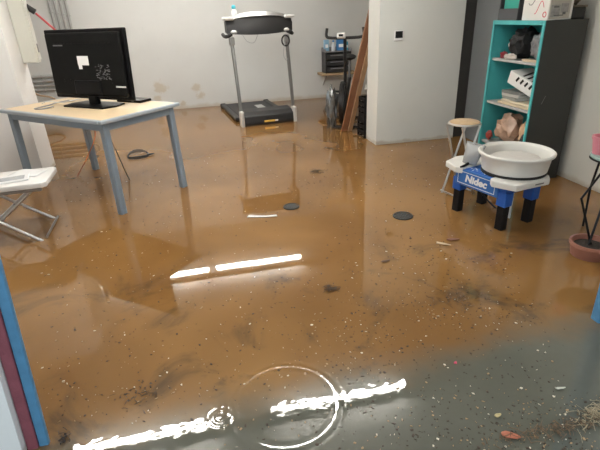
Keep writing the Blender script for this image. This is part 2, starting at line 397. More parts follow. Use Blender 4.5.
# ------------------------------------------------------------------ conduit pipes and electrical box at left
pipe_m = M('grey_conduit', (.34, .34, .33), .45, var=.08)
for k in range(4):
    x = -2.33+k*.085; z = .74-.075*k
    cp = [(x, YB-.03, CEIL)] + [(x, YB-.03, z+.08)] + [(x-.08*(1-math.cos(a*PI/10)), YB-.03, z+.08*(1-math.sin(a*PI/10))) for a in range(1, 5)] + [(x-.08, YB-.03, z), (XL+.35, YB-.03, z)]
    t = thing('conduit_pipe', ('grey conduit bending left on the rear wall, upper horizontal run', 'grey conduit bending left on the rear wall, second run from top',
               'grey conduit bending left on the rear wall, third run from top', 'grey conduit bending left on the rear wall, lowest run')[k], 'pipe', (0, 0, 0), 0, 'conduit pipes on the rear wall')
    obj('pipe', T(cp, .022, 10), pipe_m, t, True)
    obj('pipe_clip', B((x, YB-.027, 1.75-.02*k), (.06, .05, .02), .004), pipe_m, t); obj('pipe_clip', B((-2.75, YB-.027, z), (.02, .05, .06), .004), pipe_m, t)
beige = M('beige_plastic', (.62, .62, .56), .45, var=.05)
eb = thing('electrical_trunking', 'tall beige electrical trunking box on the end of the white pier', 'electrical box', (-1.88, 5.78, 1.19), 0)
obj('casing', bx(0.003, .155, -.055, .055, 0, 1.2, .006), beige, eb)
obj('cover', bx(.155, .168, -.045, .045, .03, 1.15, .003), M('beige_cover', (.66, .66, .61), .4, var=.04), eb)
obj('latch', bx(.168, .178, -.01, .01, .10, .19, .003), dull_steel, eb)
gl = obj('cable_gland', T([(.15, .045, .56), (.225, .055, .50)], .030, 12), black_rubber, eb, True)
tag(obj('red_pole', T([(-1.655, 5.835, 1.68), (-1.36, 5.93, 1.32)], .012, 10), M('red_paint', (.48, .05, .06), .4, var=.1), None, True), 'thin red tube slanting from the trunking down behind the television', 'tube')
tag(obj('wall_cable', T(curve_pts([(-2.95, YB-.05, .50), (-2.85, YB-.09, .44), (-2.70, YB-.08, .40), (-2.62, YB-.05, .34), (-2.75, YB-.05, .28), (-2.95, YB-.05, .30)]), .016, 7), M('tan_cable', (.42, .30, .19), .6, var=.2), None, True), 'tan cable tangle on the rear wall under the conduits', 'cable')

# ------------------------------------------------------------------ white folding stool with papers at left
fs = thing('folding_stool', 'white topped folding stool with crossed steel legs at left edge', 'stool', (-1.65, 3.81, 0), .06)
bm = bmesh.new(); prism(bm, [(-.36, -.22), (.34, -.22), (.37, -.19), (.37, .19), (.34, .22), (-.36, .22)], .425, .468, .010)
obj('seat', bm, white_paint, fs, True)
for s in (-1, 1): obj('seat_rail', B((0, s*.205, .412), (.66, .02, .024), .004), dull_steel, fs)
for s in (-1, 1):
    obj('leg', T([(-.31, s*.20, .42), (.30, s*.24, FLOOR_Z)], .013, 10), steel, fs, True)
    obj('leg', T([(.27, s*.17, .42), (-.34, s*.21, FLOOR_Z)], .013, 10), steel, fs, True)
obj('cross_bar', T([(.265, -.22, .015), (.265, .22, .015)], .009, 8), steel, fs, True)
for s in (-1, 1): obj('hinge_pin', T([(-.025, s*.175, .19), (-.025, s*.235, .19)], .010, 10), dull_steel, fs, True)
paper_m = M('paper', (.78, .79, .80), .7, var=.04); print_m = M('printed_grey', (.40, .42, .44), .6, var=.3, scale=40)
pp = thing('magazine', 'thin magazine lying on the white folding stool', 'magazine', (-1.56, 3.76, .470), .25)
obj('pages', B((0, 0, .006), (.26, .19, .010), .002), paper_m, pp); obj('cover_print', B((.0, -.01, .0125), (.20, .10, .001), 0), print_m, pp)
pp = thing('paper_sheet', 'loose white paper sheet on the folding stool', 'paper', (-1.48, 3.90, .470), -.3)
bm = bmesh.new(); g = [[bm.verts.new((x/8*.26-.13, y/6*.18-.09, .003+.006*math.sin(x*.8)*y/6)) for x in range(9)] for y in range(7)]
for j in range(6):
    for i in range(8): bm.faces.new((g[j][i], g[j][i+1], g[j+1][i+1], g[j+1][i]))
so = obj('sheet', bm, paper_m, pp, True); so.modifiers.new('s', 'SOLIDIFY').thickness = .001

# ------------------------------------------------------------------ treadmill
tm = thing('treadmill', 'black and silver treadmill with console facing the rear wall', 'treadmill', (.965, 7.12, 0), .115)
tm_black = M('treadmill_black', (.018, .018, .019), .42, var=.2); tm_silver = M('treadmill_silver', (.28, .28, .275), .35, .6, var=.1)
tm_white = M('treadmill_white_cap', (.56, .56, .54), .4, var=.05)
# motor cover with a rounded profile
bm = bmesh.new(); prof = [(-.02, -.05), (-.04, .04), (-.03, .15), (.06, .20), (.26, .22), (.40, .15), (.40, -.05)]
t_ = bmesh.new(); lo = [t_.verts.new((-.40, y, z)) for y, z in prof]; hi = [t_.verts.new((.40, y, z)) for y, z in prof]
t_.faces.new(lo); t_.faces.new(hi[::-1])
for i in range(len(prof)): t_.faces.new((lo[i], hi[i], hi[(i+1) % len(prof)], lo[(i+1) % len(prof)]))
bmesh.ops.recalc_face_normals(t_, faces=t_.faces[:]); bmesh.ops.bevel(t_, geom=t_.edges[:], offset=.015, segments=2, affect='EDGES', profile=.5); merge(bm, t_)
mc = obj('motor_cover', bm, tm_black, tm)
obj('yellow_label', B((.0, -.043, .055), (.17, .004, .03), .001), M('yellow_label', (.75, .50, .10), .5, var=.1), mc)
obj('white_label', B((.11, -.044, .055), (.05, .004, .022), .001), sticker, mc)
for s in (-1, 1):
    obj('end_cap', B((s*.425, .03, .09), (.055, .16, .29), .018, None, 2), tm_white, tm)
    obj('side_rail', B((s*.42, 1.08, .045), (.09, 1.42, .05), .01), tm_black, tm)
    obj('rear_roller_cap', B((s*.42, 1.80, .03), (.10, .07, .10), .015, None, 2), tm_black, tm)
    obj('upright', bar(bmesh.new(), (s*.425, .05, .20), (s*.425-.015, .20, 1.28), .040, .050, .010, V(1, 0, 0)), M('upright_grey', (.20, .20, .195), .35, .7, var=.1), tm)
    obj('upright_sleeve', B((s*.425-.013, .19, 1.23), (.075, .09, .11), .012, None, 2), tm_silver, tm)
    obj('hand_grip', T(curve_pts([(s*.44, .14, 1.33), (s*.50, .18, 1.30), (s*.52, .30, 1.30), (s*.515, .46, 1.32)]), .026, 10), black_rubber, tm, True)
obj('running_belt', B((0, 1.08, .045), (.74, 1.46, .035), .01), M('running_belt', (.03, .03, .032), .6, var=.2, scale=60), tm)
obj('belt_print', B((.16, 1.05, .0635), (.14, .7, .002), 0), M('belt_print', (.45, .45, .44), .6, var=.3, scale=30), tm)
# console: curved black back with a silver hood
t_ = bmesh.new(); n = 18; ring = []
for i in range(n+1):
    u = -1+2*i/n; x = u*.50
    top = 1.455+.175*math.sqrt(max(0, 1-(u*.86)**2)) - .02; bot = 1.335 - .030*(1-u*u)
    y0 = .16 - .05*(1-u*u); y1 = .33
    ring.append([t_.verts.new((x, y0, bot)), t_.verts.new((x, y0-.01, (top+bot)/2+.02)), t_.verts.new((x, y0+.06, top)), t_.verts.new((x, y1, top-.03)), t_.verts.new((x, y1, bot+.02))])
for i in range(n):
    for k in range(5): t_.faces.new((ring[i][k], ring[i+1][k], ring[i+1][(k+1) % 5], ring[i][(k+1) % 5]))
t_.faces.new(ring[0]); t_.faces.new(ring[-1][::-1])
cons = obj('console', t_, tm_black, tm, True, angle=50)
bm = bmesh.new(); ring = []
for i in range(n+1):
    u = -1+2*i/n; x = u*.42
    top = 1.455+.175*math.sqrt(max(0, 1-(u*.72)**2)) - .016; y0 = .16-.05*(1-u*u)
    ring.append([bm.verts.new((x, y0+.005, top-.055*(1-.3*abs(u)))), bm.verts.new((x, y0+.055, top+.006)), bm.verts.new((x, .34, top-.02)), bm.verts.new((x, .34, top-.05)), bm.verts.new((x, y0+.06, top-.06))])
for i in range(n):
    for k in range(5): bm.faces.new((ring[i][k], ring[i+1][k], ring[i+1][(k+1) % 5], ring[i][(k+1) % 5]))
bm.faces.new(ring[0]); bm.faces.new(ring[-1][::-1])
obj('console_hood', bm, tm_silver, cons, True, angle=50)
for s in (-1, 1):
    obj('console_shoulder', B((s*.46, .20, 1.535), (.16, .17, .05), .022, None, 2), tm_white, cons)
    obj('console_joint', Lt([(0, -.02), (.045, -.02), (.05, .0), (.03, .02), (0, .025)], 16, (s*.40, .155, 1.36)), tm_white, cons, True)
obj('cup_ring', T([(.38+.06*math.cos(a*PI/8), .14, 1.20+.075*math.sin(a*PI/8)) for a in range(17)], .012, 8), black_rubber, tm, True)
obj('safety_cord', T(curve_pts([(-.28, .13, 1.31), (-.22, .12, 1.22), (-.12, .12, 1.20), (-.05, .13, 1.30)]), .004, 6), cab_g, tm, True)
obj('sensor_cord', T(curve_pts([(.36, .13, 1.20), (.33, .12, 1.0), (.37, .12, .92), (.40, .12, .95)]), .004, 6), cab_g, tm, True)
bt = thing('water_bottle', 'small clear bottle with teal cap on top of the treadmill console', 'bottle', (.585, 7.30, 1.562), 0)
obj('bottle_body', Lt([(0, 0), (.036, 0), (.040, .01), (.040, .06), (.028, .09), (.026, .10), (0, .10)], 18), M('clear_plastic', (.62, .66, .68), .15, var=.05), bt, True)
obj('bottle_cap', Lt([(0, .10), (.03, .10), (.032, .105), (.032, .135), (.018, .15), (0, .152)], 18), M('teal_cap', (.03, .28, .34), .4, var=.1), bt, True)

# ------------------------------------------------------------------ clutter in the niche behind the partition
shelf_wood = M('raw_board', (.38, .27, .16), .7, var=.2, scale=12)
ws = thing('wall_shelf', 'raw wooden wall shelf on the rear wall under the black drawer unit', 'shelf', (2.62, YB, .50), 0)
obj('board', bx(-.36, .36, -.36, -.005, -.04, 0, .004), shelf_wood, ws)
for s in (-1, 1):
    obj('bracket', bar(bmesh.new(), (s*.25, -.02, -.25), (s*.25, -.30, -.045), .02, .02), dull_steel, ws)
du = thing('drawer_unit', 'small black drawer unit with open tray top on the wall shelf', 'drawer unit', (2.60, YB-.19, .50), 0)
drawer_m = M('drawer_black', (.014, .014, .015), .4, var=.2)
for q in (-1, 1): obj('side_panel', B((q*.245, 0, .19), (.02, .30, .38), .003), drawer_m, du)
obj('back_panel', bx(-.24, .24, .13, .15, 0, .38), drawer_m, du)
for k in range(3):
    dr = obj('drawer', bx(-.232, .232, -.15, .12, .012+k*.118, .115+k*.118, .006), M('drawer_front', (.022, .022, .024), .35, var=.2), du)
    obj('drawer_pull', bx(-.16, .16, -.165, -.15, .075+k*.118, .092+k*.118, .003), M('pull_grey', (.20, .20, .21), .4, var=.1), dr)
obj('top_tray', (lambda b_: [box(b_, c, s, .002) for c, s in (((0, 0, .385), (.51, .31, .012)), ((0, .15, .42), (.51, .012, .07)), ((-.25, 0, .41), (.012, .31, .05)), ((.25, 0, .41), (.012, .31, .05)))] and b_)(bmesh.new()), M('tray_grey', (.25, .25, .26), .5, var=.1), du)
blue_m = M('blue_carton', (.05, .22, .50), .45, var=.2); lblue_m = M('light_blue_plastic', (.25, .45, .62), .35, var=.1)
for k, (x, w, h, mt_, lab) in enumerate(((-.19, .09, .20, lblue_m, 'pale blue upright packet at the left of the drawer unit top'), (.10, .17, .19, blue_m, 'bright blue carton on top of the drawer unit'), (.21, .05, .15, M('teal_carton', (.04, .30, .42), .5), 'slim teal packet at the right of the drawer unit top'))):
    c_ = thing('small_carton', lab, 'carton', (2.60+x, YB-.16, .893), 0, 'packets on the drawer unit')
    obj('carton_body', bx(-w/2, w/2, -.04, .04, 0, h, .004), mt_, c_); obj('carton_label', bx(-w*.3, w*.3, -.0425, -.0405, h*.3, h*.6), sticker, c_)
c_ = thing('spray_bottle', 'white and blue bottle standing between the packets on the drawer unit', 'bottle', (2.53, YB-.23, .892), 0)
obj('bottle_body', Lt([(0, 0), (.035, 0), (.037, .10), (.014, .14), (.014, .16), (0, .16)], 14), M('pale_bottle', (.6, .62, .66), .3), c_, True)
obj('bottle_cap', Lt([(0, .16), (.018, .16), (.018, .19), (0, .19)], 12), blue_m, c_, True)

# exercise bike
eb_ = thing('exercise_bike', 'black exercise bike with upturned handlebars beside the leaning planks', 'exercise bike', (2.09, 6.66, 0), -.42)
bk = M('bike_black', (.008, .008, .009), .4, var=.2, spec=.3); bk_s = M('bike_silver', (.16, .16, .165), .3, .7, var=.15)
obj('frame', (lambda b_: [tube(b_, p, r, 10) for p, r in (([(0, -.12, .52), (0, .35, .12)], .032), ([(0, -.12, .55), (0, -.26, .08)], .028), ([(0, .05, .40), (0, .42, .62)], .030), ([(0, -.26, .06), (0, .42, .06)], .03))] and b_)(bmesh.new()), bk, eb_, True)
obj('handlebar_post', T([(0, -.12, .50), (0, -.17, 1.22)], .024, 10), bk, eb_, True)
obj('handlebar', T(curve_pts([(-.25, -.16, 1.36), (-.26, -.16, 1.26), (-.20, -.17, 1.235), (0, -.17, 1.23), (.20, -.17, 1.235), (.26, -.16, 1.26), (.25, -.16, 1.36)], 6), .020, 10), black_rubber, eb_, True)
ds = obj('display', B((-.05, -.19, 1.26), (.12, .05, .07), .012, Matrix.Rotation(-.5, 3, 'X'), 2), white_paint, eb_)
obj('display_window', B((-.05, -.215, 1.265), (.06, .02, .03), .003, Matrix.Rotation(-.5, 3, 'X')), black_plastic, ds)
fwm = Matrix.Translation((-.03, -.12, .33)) @ Matrix.Rotation(PI/2, 4, 'Y') @ Matrix.Rotation(.0, 4, 'X')
bm = Lt([(0, -.02), (.05, -.03), (.07, -.015), (.24, -.015), (.25, -.03), (.285, -.03), (.29, 0), (.285, .03), (.25, .03), (.24, .015), (.07, .015), (.05, .03), (0, .03)], 40); bm.transform(fwm)
fl = obj('flywheel', bm, bk_s, eb_, True)
bm = Lt([(.285, -.035), (.31, -.035), (.315, 0), (.31, .035), (.285, .035)], 40); bm.transform(fwm); obj('flywheel_guard', bm, bk, fl, True)
obj('seat_post', T([(0, .40, .58), (0, .43, .90)], .02, 10), bk_s, eb_, True)
obj('saddle', blob((0, .42, .93), (.10, .15, .05), .1, 2, 2, 3), black_rubber, eb_, True)
for y in (-.26, .42): obj('foot_bar', T([(-.24, y, .0), (.24, y, .0)], .03, 10), bk, eb_, True)
for s in (-1, 1):
    cr = obj('crank', bar(bmesh.new(), (s*.06, .05, .36), (s*.08, .05+s*.10, .36-s*.13), .025, .015), bk_s, eb_)
    obj('pedal', B((s*.13, .05+s*.10, .36-s*.13), (.09, .08, .025), .005), bk, cr)

# planks leaning on the back of the partition
plank_m = M('brown_plank', (.26, .12, .06), .55, var=.25, scale=10); plank_l = M('tan_plank', (.40, .24, .13), .6, var=.2, scale=10)
tag(obj('plank', bar(bmesh.new(), (1.905, 6.22, FLOOR_Z), (2.135, 5.745, 1.60), .020, .10, .002, V(1, .3, 0)), plank_m), 'dark brown plank leaning behind the partition edge', 'plank', 'planks leaning behind the partition')
tag(obj('plank', bar(bmesh.new(), (1.985, 6.20, FLOOR_Z), (2.205, 5.745, 1.55), .020, .07, .002, V(1, .3, 0)), plank_l), 'lighter tan plank leaning beside the dark brown plank', 'plank', 'planks leaning behind the partition')
crate_m = M('crate_black', (.007, .007, .008), .5, var=.3, spec=.2)
def crate(x, y, z, rz, lab, h=.30):
    t = thing('plastic_crate', lab, 'crate', (x, y, z), rz, 'black crates behind the partition')
    b_ = bmesh.new(); box(b_, (0, 0, .01), (.30, .22, .02), .004)
    for sx_ in (-1, 1):
        for sy_ in (-1, 1): box(b_, (sx_*.14, sy_*.10, h/2), (.025, .025, h), .004)
    obj('crate_frame', b_, crate_m, t)
    for k in range(4):
        zz = .05+k*(h-.07)/3
        for s in (-1, 1):
            obj('slat', B((0, s*.105, zz), (.29, .010, .045), .002), crate_m, t); obj('slat', B((s*.145, 0, zz), (.010, .20, .045), .002), crate_m, t)
    return t
crate(2.185, 5.84, FLOOR_Z, .10, 'lower black plastic crate half hidden behind the partition')
crate(2.195, 5.84, FLOOR_Z+.302, .03, 'upper black plastic crate half hidden behind the partition', .28)
tag(obj('cloth_bundle', blob((2.215, 5.84, .63), (.12, .09, .085), .5, 5, 3, 5, FLOOR_Z+.585), M('pale_cloth', (.50, .49, .46), .9, var=.2, scale=20), None, True), 'pale cloth bundle on top of the upper black crate', 'cloth')
tag(obj('silver_bag', blob((1.82, 6.50, .26), (.09, .10, .34), .5, 6, 3, 9, FLOOR_Z), M('silver_film', (.22, .23, .23), .25, .7, var=.8, scale=14), None, True, 30), 'crumpled dark silver bag at the foot of the exercise bike', 'bag')

# thermostat on the partition
th = thing('wall_thermostat', 'small black and white thermostat on the partition wall', 'thermostat', (2.305, 5.335, 1.28), 0)
obj('back_plate', bx(-.055, .055, -.022, -.001, -.055, .055, .008, 2), white_paint, th)
obj('display', bx(-.045, .045, -.028, -.022, -.025, .048, .003), black_plastic, th)

# ------------------------------------------------------------------ teal and dark shelf unit with its contents
teal = M('teal_paint', (.065, .42, .43), .5, var=.10, scale=8); charcoal = M('charcoal_laminate', (.036, .037, .034), .5, var=.10, scale=4)
grey_shelf = M('grey_shelf_board', (.42, .42, .41), .55, var=.08)
sh = thing('shelf_unit', 'tall shelf unit with charcoal sides and teal painted interior', 'shelf', (2.86, 3.60, 0), 0)
SW, SD, SHT = .73, .42, 1.42     # along Y, along X, height
obj('side_panel', bx(.006, SD, 0, .018, FLOOR_Z, SHT, .002), charcoal, sh); obj('side_panel', bx(.006, SD, SW-.018, SW, FLOOR_Z, SHT, .002), charcoal, sh)
obj('top_panel', bx(.006, SD, .018, SW-.018, SHT-.03, SHT, .002), charcoal, sh)
obj('back_panel', bx(SD-.016, SD, .018, SW-.018, FLOOR_Z, SHT-.03), charcoal, sh)
b_ = bmesh.new()
for y0, y1 in ((.019, .024), (SW-.024, SW-.019)): merge(b_, bx(.01, SD-.022, y0, y1, FLOOR_Z, SHT-.036))
merge(b_, bx(SD-.022, SD-.0165, .02, SW-.02, FLOOR_Z, SHT-.036)); merge(b_, bx(.01, SD-.022, .024, SW-.024, SHT-.036, SHT-.031))
obj('lining', b_, teal, sh)
for y0 in (-.002, SW-.026): obj('front_edge', B((.0, y0+.014, (SHT+FLOOR_Z)/2), (.012, .028, SHT-FLOOR_Z), .002), teal, sh)
obj('front_edge', B((0, SW/2, SHT-.018), (.012, SW-.054, .036), .002), teal, sh)
for z in (1.078, .663, .25):
    obj('shelf_board', bx(.02, SD-.023, .025, SW-.025, z-.024, z, .002), grey_shelf, sh)
obj('scratch', bar(bmesh.new(), (.10, -.001, .73), (.13, -.001, .80), .004, .002, 0), M('scratch_grey', (.30, .30, .29), .7), sh)
# contents (each a thing of its own) : world coordinates, shelf interior X 2.88..3.25, Y 3.63..4.30
def lump(name, label, cat, c, r, col, rough=.6, amp=.35, freq=6, seed=1, flat=None, var=.4, metal=0.0, vscale=14):
    o = obj(name, blob(c, r, amp, freq, 3, seed, flat), M(name+'_'+label[:14], col, rough, metal, var=var, scale=vscale), None, True, 35)
    return tag(o, label, cat)
lump('fabric_bag', 'black crumpled fabric bag on the top shelf of the teal unit', 'bag', (3.04, 4.06, 1.215), (.14, .125, .135), (.012, .012, .013), .7, seed=2, flat=1.080)
lump('patterned_pouch', 'dark pouch with silver grey pattern on the top shelf, nearest the front side', 'pouch', (3.02, 3.775, 1.20), (.11, .09, .13), (.22, .22, .23), .35, seed=4, flat=1.080, var=.95, vscale=16)
lump('white_rag', 'white rag lying before the black bag on the top shelf', 'rag', (2.905, 4.06, 1.10), (.022, .09, .030), (.55, .50, .46), .8, seed=6, flat=1.080)
lump('red_cup', 'small dark red bundle at the far end of the top shelf', 'bundle', (2.95, 4.22, 1.105), (.035, .04, .035), (.22, .02, .03), .5, seed=8, flat=1.080)
lump('white_tape', 'small pale lump above the black bag on the top shelf', 'bundle', (2.965, 4.13, 1.20), (.035, .05, .03), (.55, .50, .48), .6, seed=18)
t = thing('wood_strip', 'thin pale wooden strip lying along the edge of the top shelf', 'wood strip', (2.91, 3.76, 1.079), 0)
obj('strip', bx(-.02, .02, -.10, .10, 0, .02, .002), M('pale_wood', (.60, .48, .33), .6, var=.1), t)
# tilted white carton with black stripes
wc = thing('white_carton', 'tilted white carton with black stripes on the middle shelf', 'box', (3.03, 3.86, .80), 0)
rot = Matrix.Rotation(.30, 3, 'X') @ Matrix.Rotation(.10, 3, 'Z')
obj('carton_body', B((0, 0, .08), (.24, .36, .12), .003, rot), white_paint, wc)
for k in range(4):
    obj('stripe', B(rot @ V(-.121, -.12+k*.06, .02) + V(0, 0, .08), (.002, .022, .05), 0, rot @ Matrix.Rotation(.5, 3, 'X')), black_plastic, wc)
    obj('stripe', B(rot @ V(-.02, -.13+k*.06, .0615) + V(0, 0, .08), (.16, .020, .002), 0, rot @ Matrix.Rotation(.3, 3, 'Z')), black_plastic, wc)
for k, (w, col) in enumerate(((.30, (.62, .52, .36)), (.29, (.66, .58, .44)))):
    t = thing('wooden_slab', ('lower pale wooden slab on the middle shelf', 'upper pale wooden slab on the middle shelf')[k], 'slab', (3.03, 3.90, .664+k*.022), .03*k, 'pale slabs on the middle shelf')
    obj('slab', bx(-.14+.02*k, .14, -.24+.01*k, .24-.03*k, 0, .021, .003), M('slab_wood_%d' % k, col, .6, var=.08), t)
bk_cols = ((.30, .31, .28), (.55, .54, .50), (.20, .21, .20), (.60, .60, .58))
for k, c_ in enumerate(bk_cols[:3]):
    t = thing('book', ('bottom book under the tilted carton', 'middle book under the tilted carton', 'top book under the tilted carton')[k], 'book', (3.02, 4.0, .709+k*.028), .12*(k-1), 'books on the middle shelf')
    obj('cover', (lambda b_: [box(b_, (0, 0, z), (.20, .26, .003), .001) for z in (.0015, .0255)] and (box(b_, (-.0985, 0, .0135), (.003, .26, .027), .001) and b_))(bmesh.new()), M('book_cover_%d' % k, c_, .5), t)
    obj('pages', bx(-.095, .095, -.125, .125, .003, .024), paper_m, t)
# bottom: bags of clay
lump('clay_bag', 'pinkish plastic bag of clay on the lowest visible shelf', 'bag', (3.04, 4.08, .40), (.12, .155, .155), (.50, .33, .24), .25, seed=11, flat=.252, var=.5)
lump('tan_bag', 'tan plastic bag beside the pinkish clay bag', 'bag', (3.05, 3.78, .41), (.11, .10, .15), (.48, .30, .17), .3, seed=12, flat=.252, var=.5)
lump('red_pouch', 'dark red pouch in front of the clay bags', 'pouch', (2.91, 4.23, .31), (.03, .04, .05), (.30, .05, .04), .4, seed=13, flat=.252)
lump('dark_bottle_bag', 'dark bag at the near end of the lowest visible shelf', 'bag', (2.915, 3.69, .35), (.03, .04, .09), (.03, .03, .035), .3, seed=14, flat=.252)
# on top of the shelf unit
ct = thing('storage_tub', 'dark grey tub holding a teal green box on the shelf unit', 'tub', (3.03, 4.16, SHT), 0)
obj('tub_base', bx(-.15, .15, -.15, .13, .0, .02, .004), M('tub_grey', (.05, .05, .055), .45), ct)
b_ = bmesh.new()
for c, s in (((-.15, -.01, .05), (.012, .29, .10)), ((.15, -.01, .05), (.012, .29, .10)), ((0, .13, .14), (.30, .012, .28)), ((0, -.15, .14), (.30, .012, .28))): box(b_, c, s, .002)
obj('tub_wall', b_, M('tub_grey', (.05, .05, .055), .45), ct)
gb = thing('green_box', 'teal green plastic box inside the dark tub on the shelf unit', 'box', (3.02, 4.15, SHT+.021), 0)
obj('box_body', bx(-.12, .12, -.13, .11, 0, .24, .012, 2), M('teal_green_plastic', (.02, .34, .26), .3, var=.1), gb); obj('lid', bx(-.125, .125, -.135, .115, .241, .262, .006), M('teal_green_plastic', (.02, .34, .26), .3), gb)
pb = thing('printed_box', 'white carton printed with a grey appliance picture on the shelf unit', 'box', (2.885, 3.62, SHT), 0)
obj('carton_body', bx(0, .23, .0, .33, 0, .26, .002), M('white_card', (.74, .73, .70), .5, var=.04), pb)
pr_r = M('red_print', (.60, .10, .12), .5); pr_g = M('grey_photo_print', (.30, .29, .28), .5, var=.6, scale=28); pr_d = M('dark_print', (.10, .10, .10), .5, var=.4)
obj('picture_print', bx(.012, .205, -.0015, -.0005, .01, .22), M('tan_print', (.45, .42, .37), .5, var=.25, scale=16), pb)
b_ = bmesh.new(); box(b_, (.065, -.002, .07), (.085, .0012, .09), 0); box(b_, (.15, -.002, .09), (.07, .0012, .07), 0); obj('appliance_print', b_, pr_g, pb)
b_ = bmesh.new(); box(b_, (.07, -.003, .10), (.05, .0012, .012), 0); box(b_, (.15, -.003, .05), (.03, .0012, .02), 0); box(b_, (.10, -.003, .035), (.09, .0012, .008), 0); obj('appliance_detail', b_, pr_d, pb)
obj('red_curve_print', (lambda b_: tube(b_, [(-.001, .06+.11*k/10, .10+.05*math.sin(k*.5)) for k in range(11)], .003, 6) and tube(b_, [(-.001, .04+.02*math.cos(k*.63), .045+.02*math.sin(k*.63)) for k in range(11)], .004, 6))(bmesh.new()), pr_r, pb)
obj('grey_curve_print', T([(-.001, .10+.16*k/10, .17+.05*math.sin(1+k*.45)) for k in range(11)], .003, 6), pr_d, pb)
t = thing('dark_basket', 'dark basket of odds and ends behind the printed box on the shelf unit', 'basket', (3.195, 3.74, SHT), 0)
obj('basket_body', bx(-.065, .065, -.11, .13, 0, .09, .008), M('basket_dark', (.03, .028, .026), .6, var=.3), t)
obj('basket_rim', bx(-.07, .07, -.115, .135, .09, .105, .004), M('basket_brown', (.14, .11, .08), .6), t)
lump('rag_bundle', 'grey brown rag bundle in the dark basket', 'rag', (3.195, 3.73, SHT+.155), (.05, .08, .05), (.16, .13, .10), .8, seed=21)

# ------------------------------------------------------------------ small folding stool with wooden seat
st = thing('round_stool', 'folding stool with round wooden seat behind the pottery wheel', 'stool', (2.17, 3.52, 0), .25)
obj('seat', Lt([(0, .635), (.115, .635), (.125, .645), (.125, .655), (.115, .662), (0, .662)], 32), M('worn_wood_seat', (.50, .36, .22), .5, var=.25, scale=20), st, True)
obj('seat_ring', T([(.127*math.cos(a*PI/16), .127*math.sin(a*PI/16), .645) for a in range(33)], .009, 8), steel, st, True)
for s in (-1, 1):
    obj('leg', T([(-.11, s*.09, .635), (.12, s*.10, FLOOR_Z)], .010, 10), steel, st, True); obj('leg', T([(.11, s*.075, .635), (-.12, s*.085, FLOOR_Z)], .010, 10), steel, st, True)
for x, z in ((-.108, .02), (.108, .02)): obj('cross_bar', T([(x, -.095, z), (x, .095, z)], .008, 8), steel, st, True)

# ------------------------------------------------------------------ pottery wheel
pw = thing('pottery_wheel', 'blue pottery wheel with white splash pan and black legs', 'pottery wheel', (2.20, 2.98, 0), math.atan2(-.963, .27))
pw_blue = M('wheel_blue', (.012, .10, .42), .4, var=.12, scale=12); pw_white = M('wheel_white', (.72, .71, .67), .4, var=.07, scale=10); pw_panel = M('panel_blue', (.03, .14, .42), .35, var=.08)
obj('body', bx(-.275, .225, -.20, .17, .285, .385, .012, 2), pw_blue, pw)
fp = obj('front_panel', bx(-.255, .165, -.217, -.198, .250, .383, .006, 2), pw_panel, pw)
for z in (.270, .364): obj('outline_bar', B((-.045, -.218, z), (.36, .002, .004), 0), white_paint, fp)
for x in (-.225, .135): obj('outline_bar', B((x, -.218, .317), (.004, .002, .098), 0), white_paint, fp)
text_mesh('Nidec', .078, .0012, white_paint, fp, Matrix.Translation((-.045, -.218, .317)) @ Matrix.Rotation(PI/2, 4, 'X'), 'lettering', .0032, .12, 1.12)
for (x, y) in ((-.245, -.165), (.195, -.165), (.205, .12), (-.245, .12)):
    lg = obj('leg', bx(x-.033, x+.033, y-.033, y+.033, FLOOR_Z, .20, .006), black_plastic, pw)
    obj('leg_socket', bx(x-.042, x+.042, y-.042, y+.042, .19, .30, .008, 2), pw_blue, lg)
b_ = bmesh.new(); prism(b_, [(.10, -.235), (.15, -.275), (.315, -.215), (.345, .10), (.29, .165), (.10, .14)], .345, .395, .009)
tr = obj('side_tray', b_, pw_white, pw); obj('tray_mark', B((.337, .0, .37), (.002, .08, .010), 0, Matrix.Rotation(-.095, 3, 'Z')), grey_print, tr)
b_ = bmesh.new(); prism(b_, [(-.18, -.215), (-.24, -.245), (-.40, -.19), (-.45, -.03), (-.43, .06), (-.34, .13), (-.18, .14)], .345, .395, .009)
obj('side_tray', b_, pw_white, pw)
PC = (.075, .04, 0)
pan = obj('splash_pan', Lt([(0, .405), (.215, .405), (.232, .415), (.248, .52), (.262, .535), (.270, .535), (.272, .548), (.262, .556), (.250, .552), (.236, .535), (.222, .425), (0, .420)], 56, PC), pw_white, pw, True)
obj('pan_skirt', Lt([(.222, .388), (.234, .388), (.236, .41), (.222, .41)], 48, PC), black_rubber, pw, True)
obj('wheel_head', Lt([(0, .475), (.02, .475), (.175, .475), (.18, .482), (.18, .496), (.175, .501), (0, .501)], 48, PC), M('clay_grey', (.56, .54, .51), .5, var=.12, scale=20), pw, True)
obj('wheel_shaft', Lt([(.05, .42), (.05, .476), (0, .476)], 16, PC), dull_steel, pw, True)
obj('clay_residue', Lt([(.166, .430), (.20, .424), (.224, .440), (.226, .46), (.19, .432)], 48, PC), M('wet_clay', (.42, .35, .26), .5, var=.3, scale=30), pan, True)
b_ = bmesh.new(); rnd = random.Random(3)
for k in range(26):
    x, y = rnd.uniform(-.20, .10), rnd.uniform(-.19, -.13)
    lathe(b_, [(0, .3865), (rnd.uniform(.003, .009), .3865), (0, .388)], 7, (x, y, 0))
obj('clay_splashes', b_, white_paint, pw)['kind'] = 'stuff'
obj('pedal_cable', T(curve_pts([(-.20, -.05, .30), (-.20, .02, .16), (-.16, .10, .05), (-.05, .14, -.03)]), .008, 8), cab_b, pw, True)
obj('drain_hose', T([(.10, .05, .30), (.10, .05, -.03)], .008, 8), cab_w, pw, True)
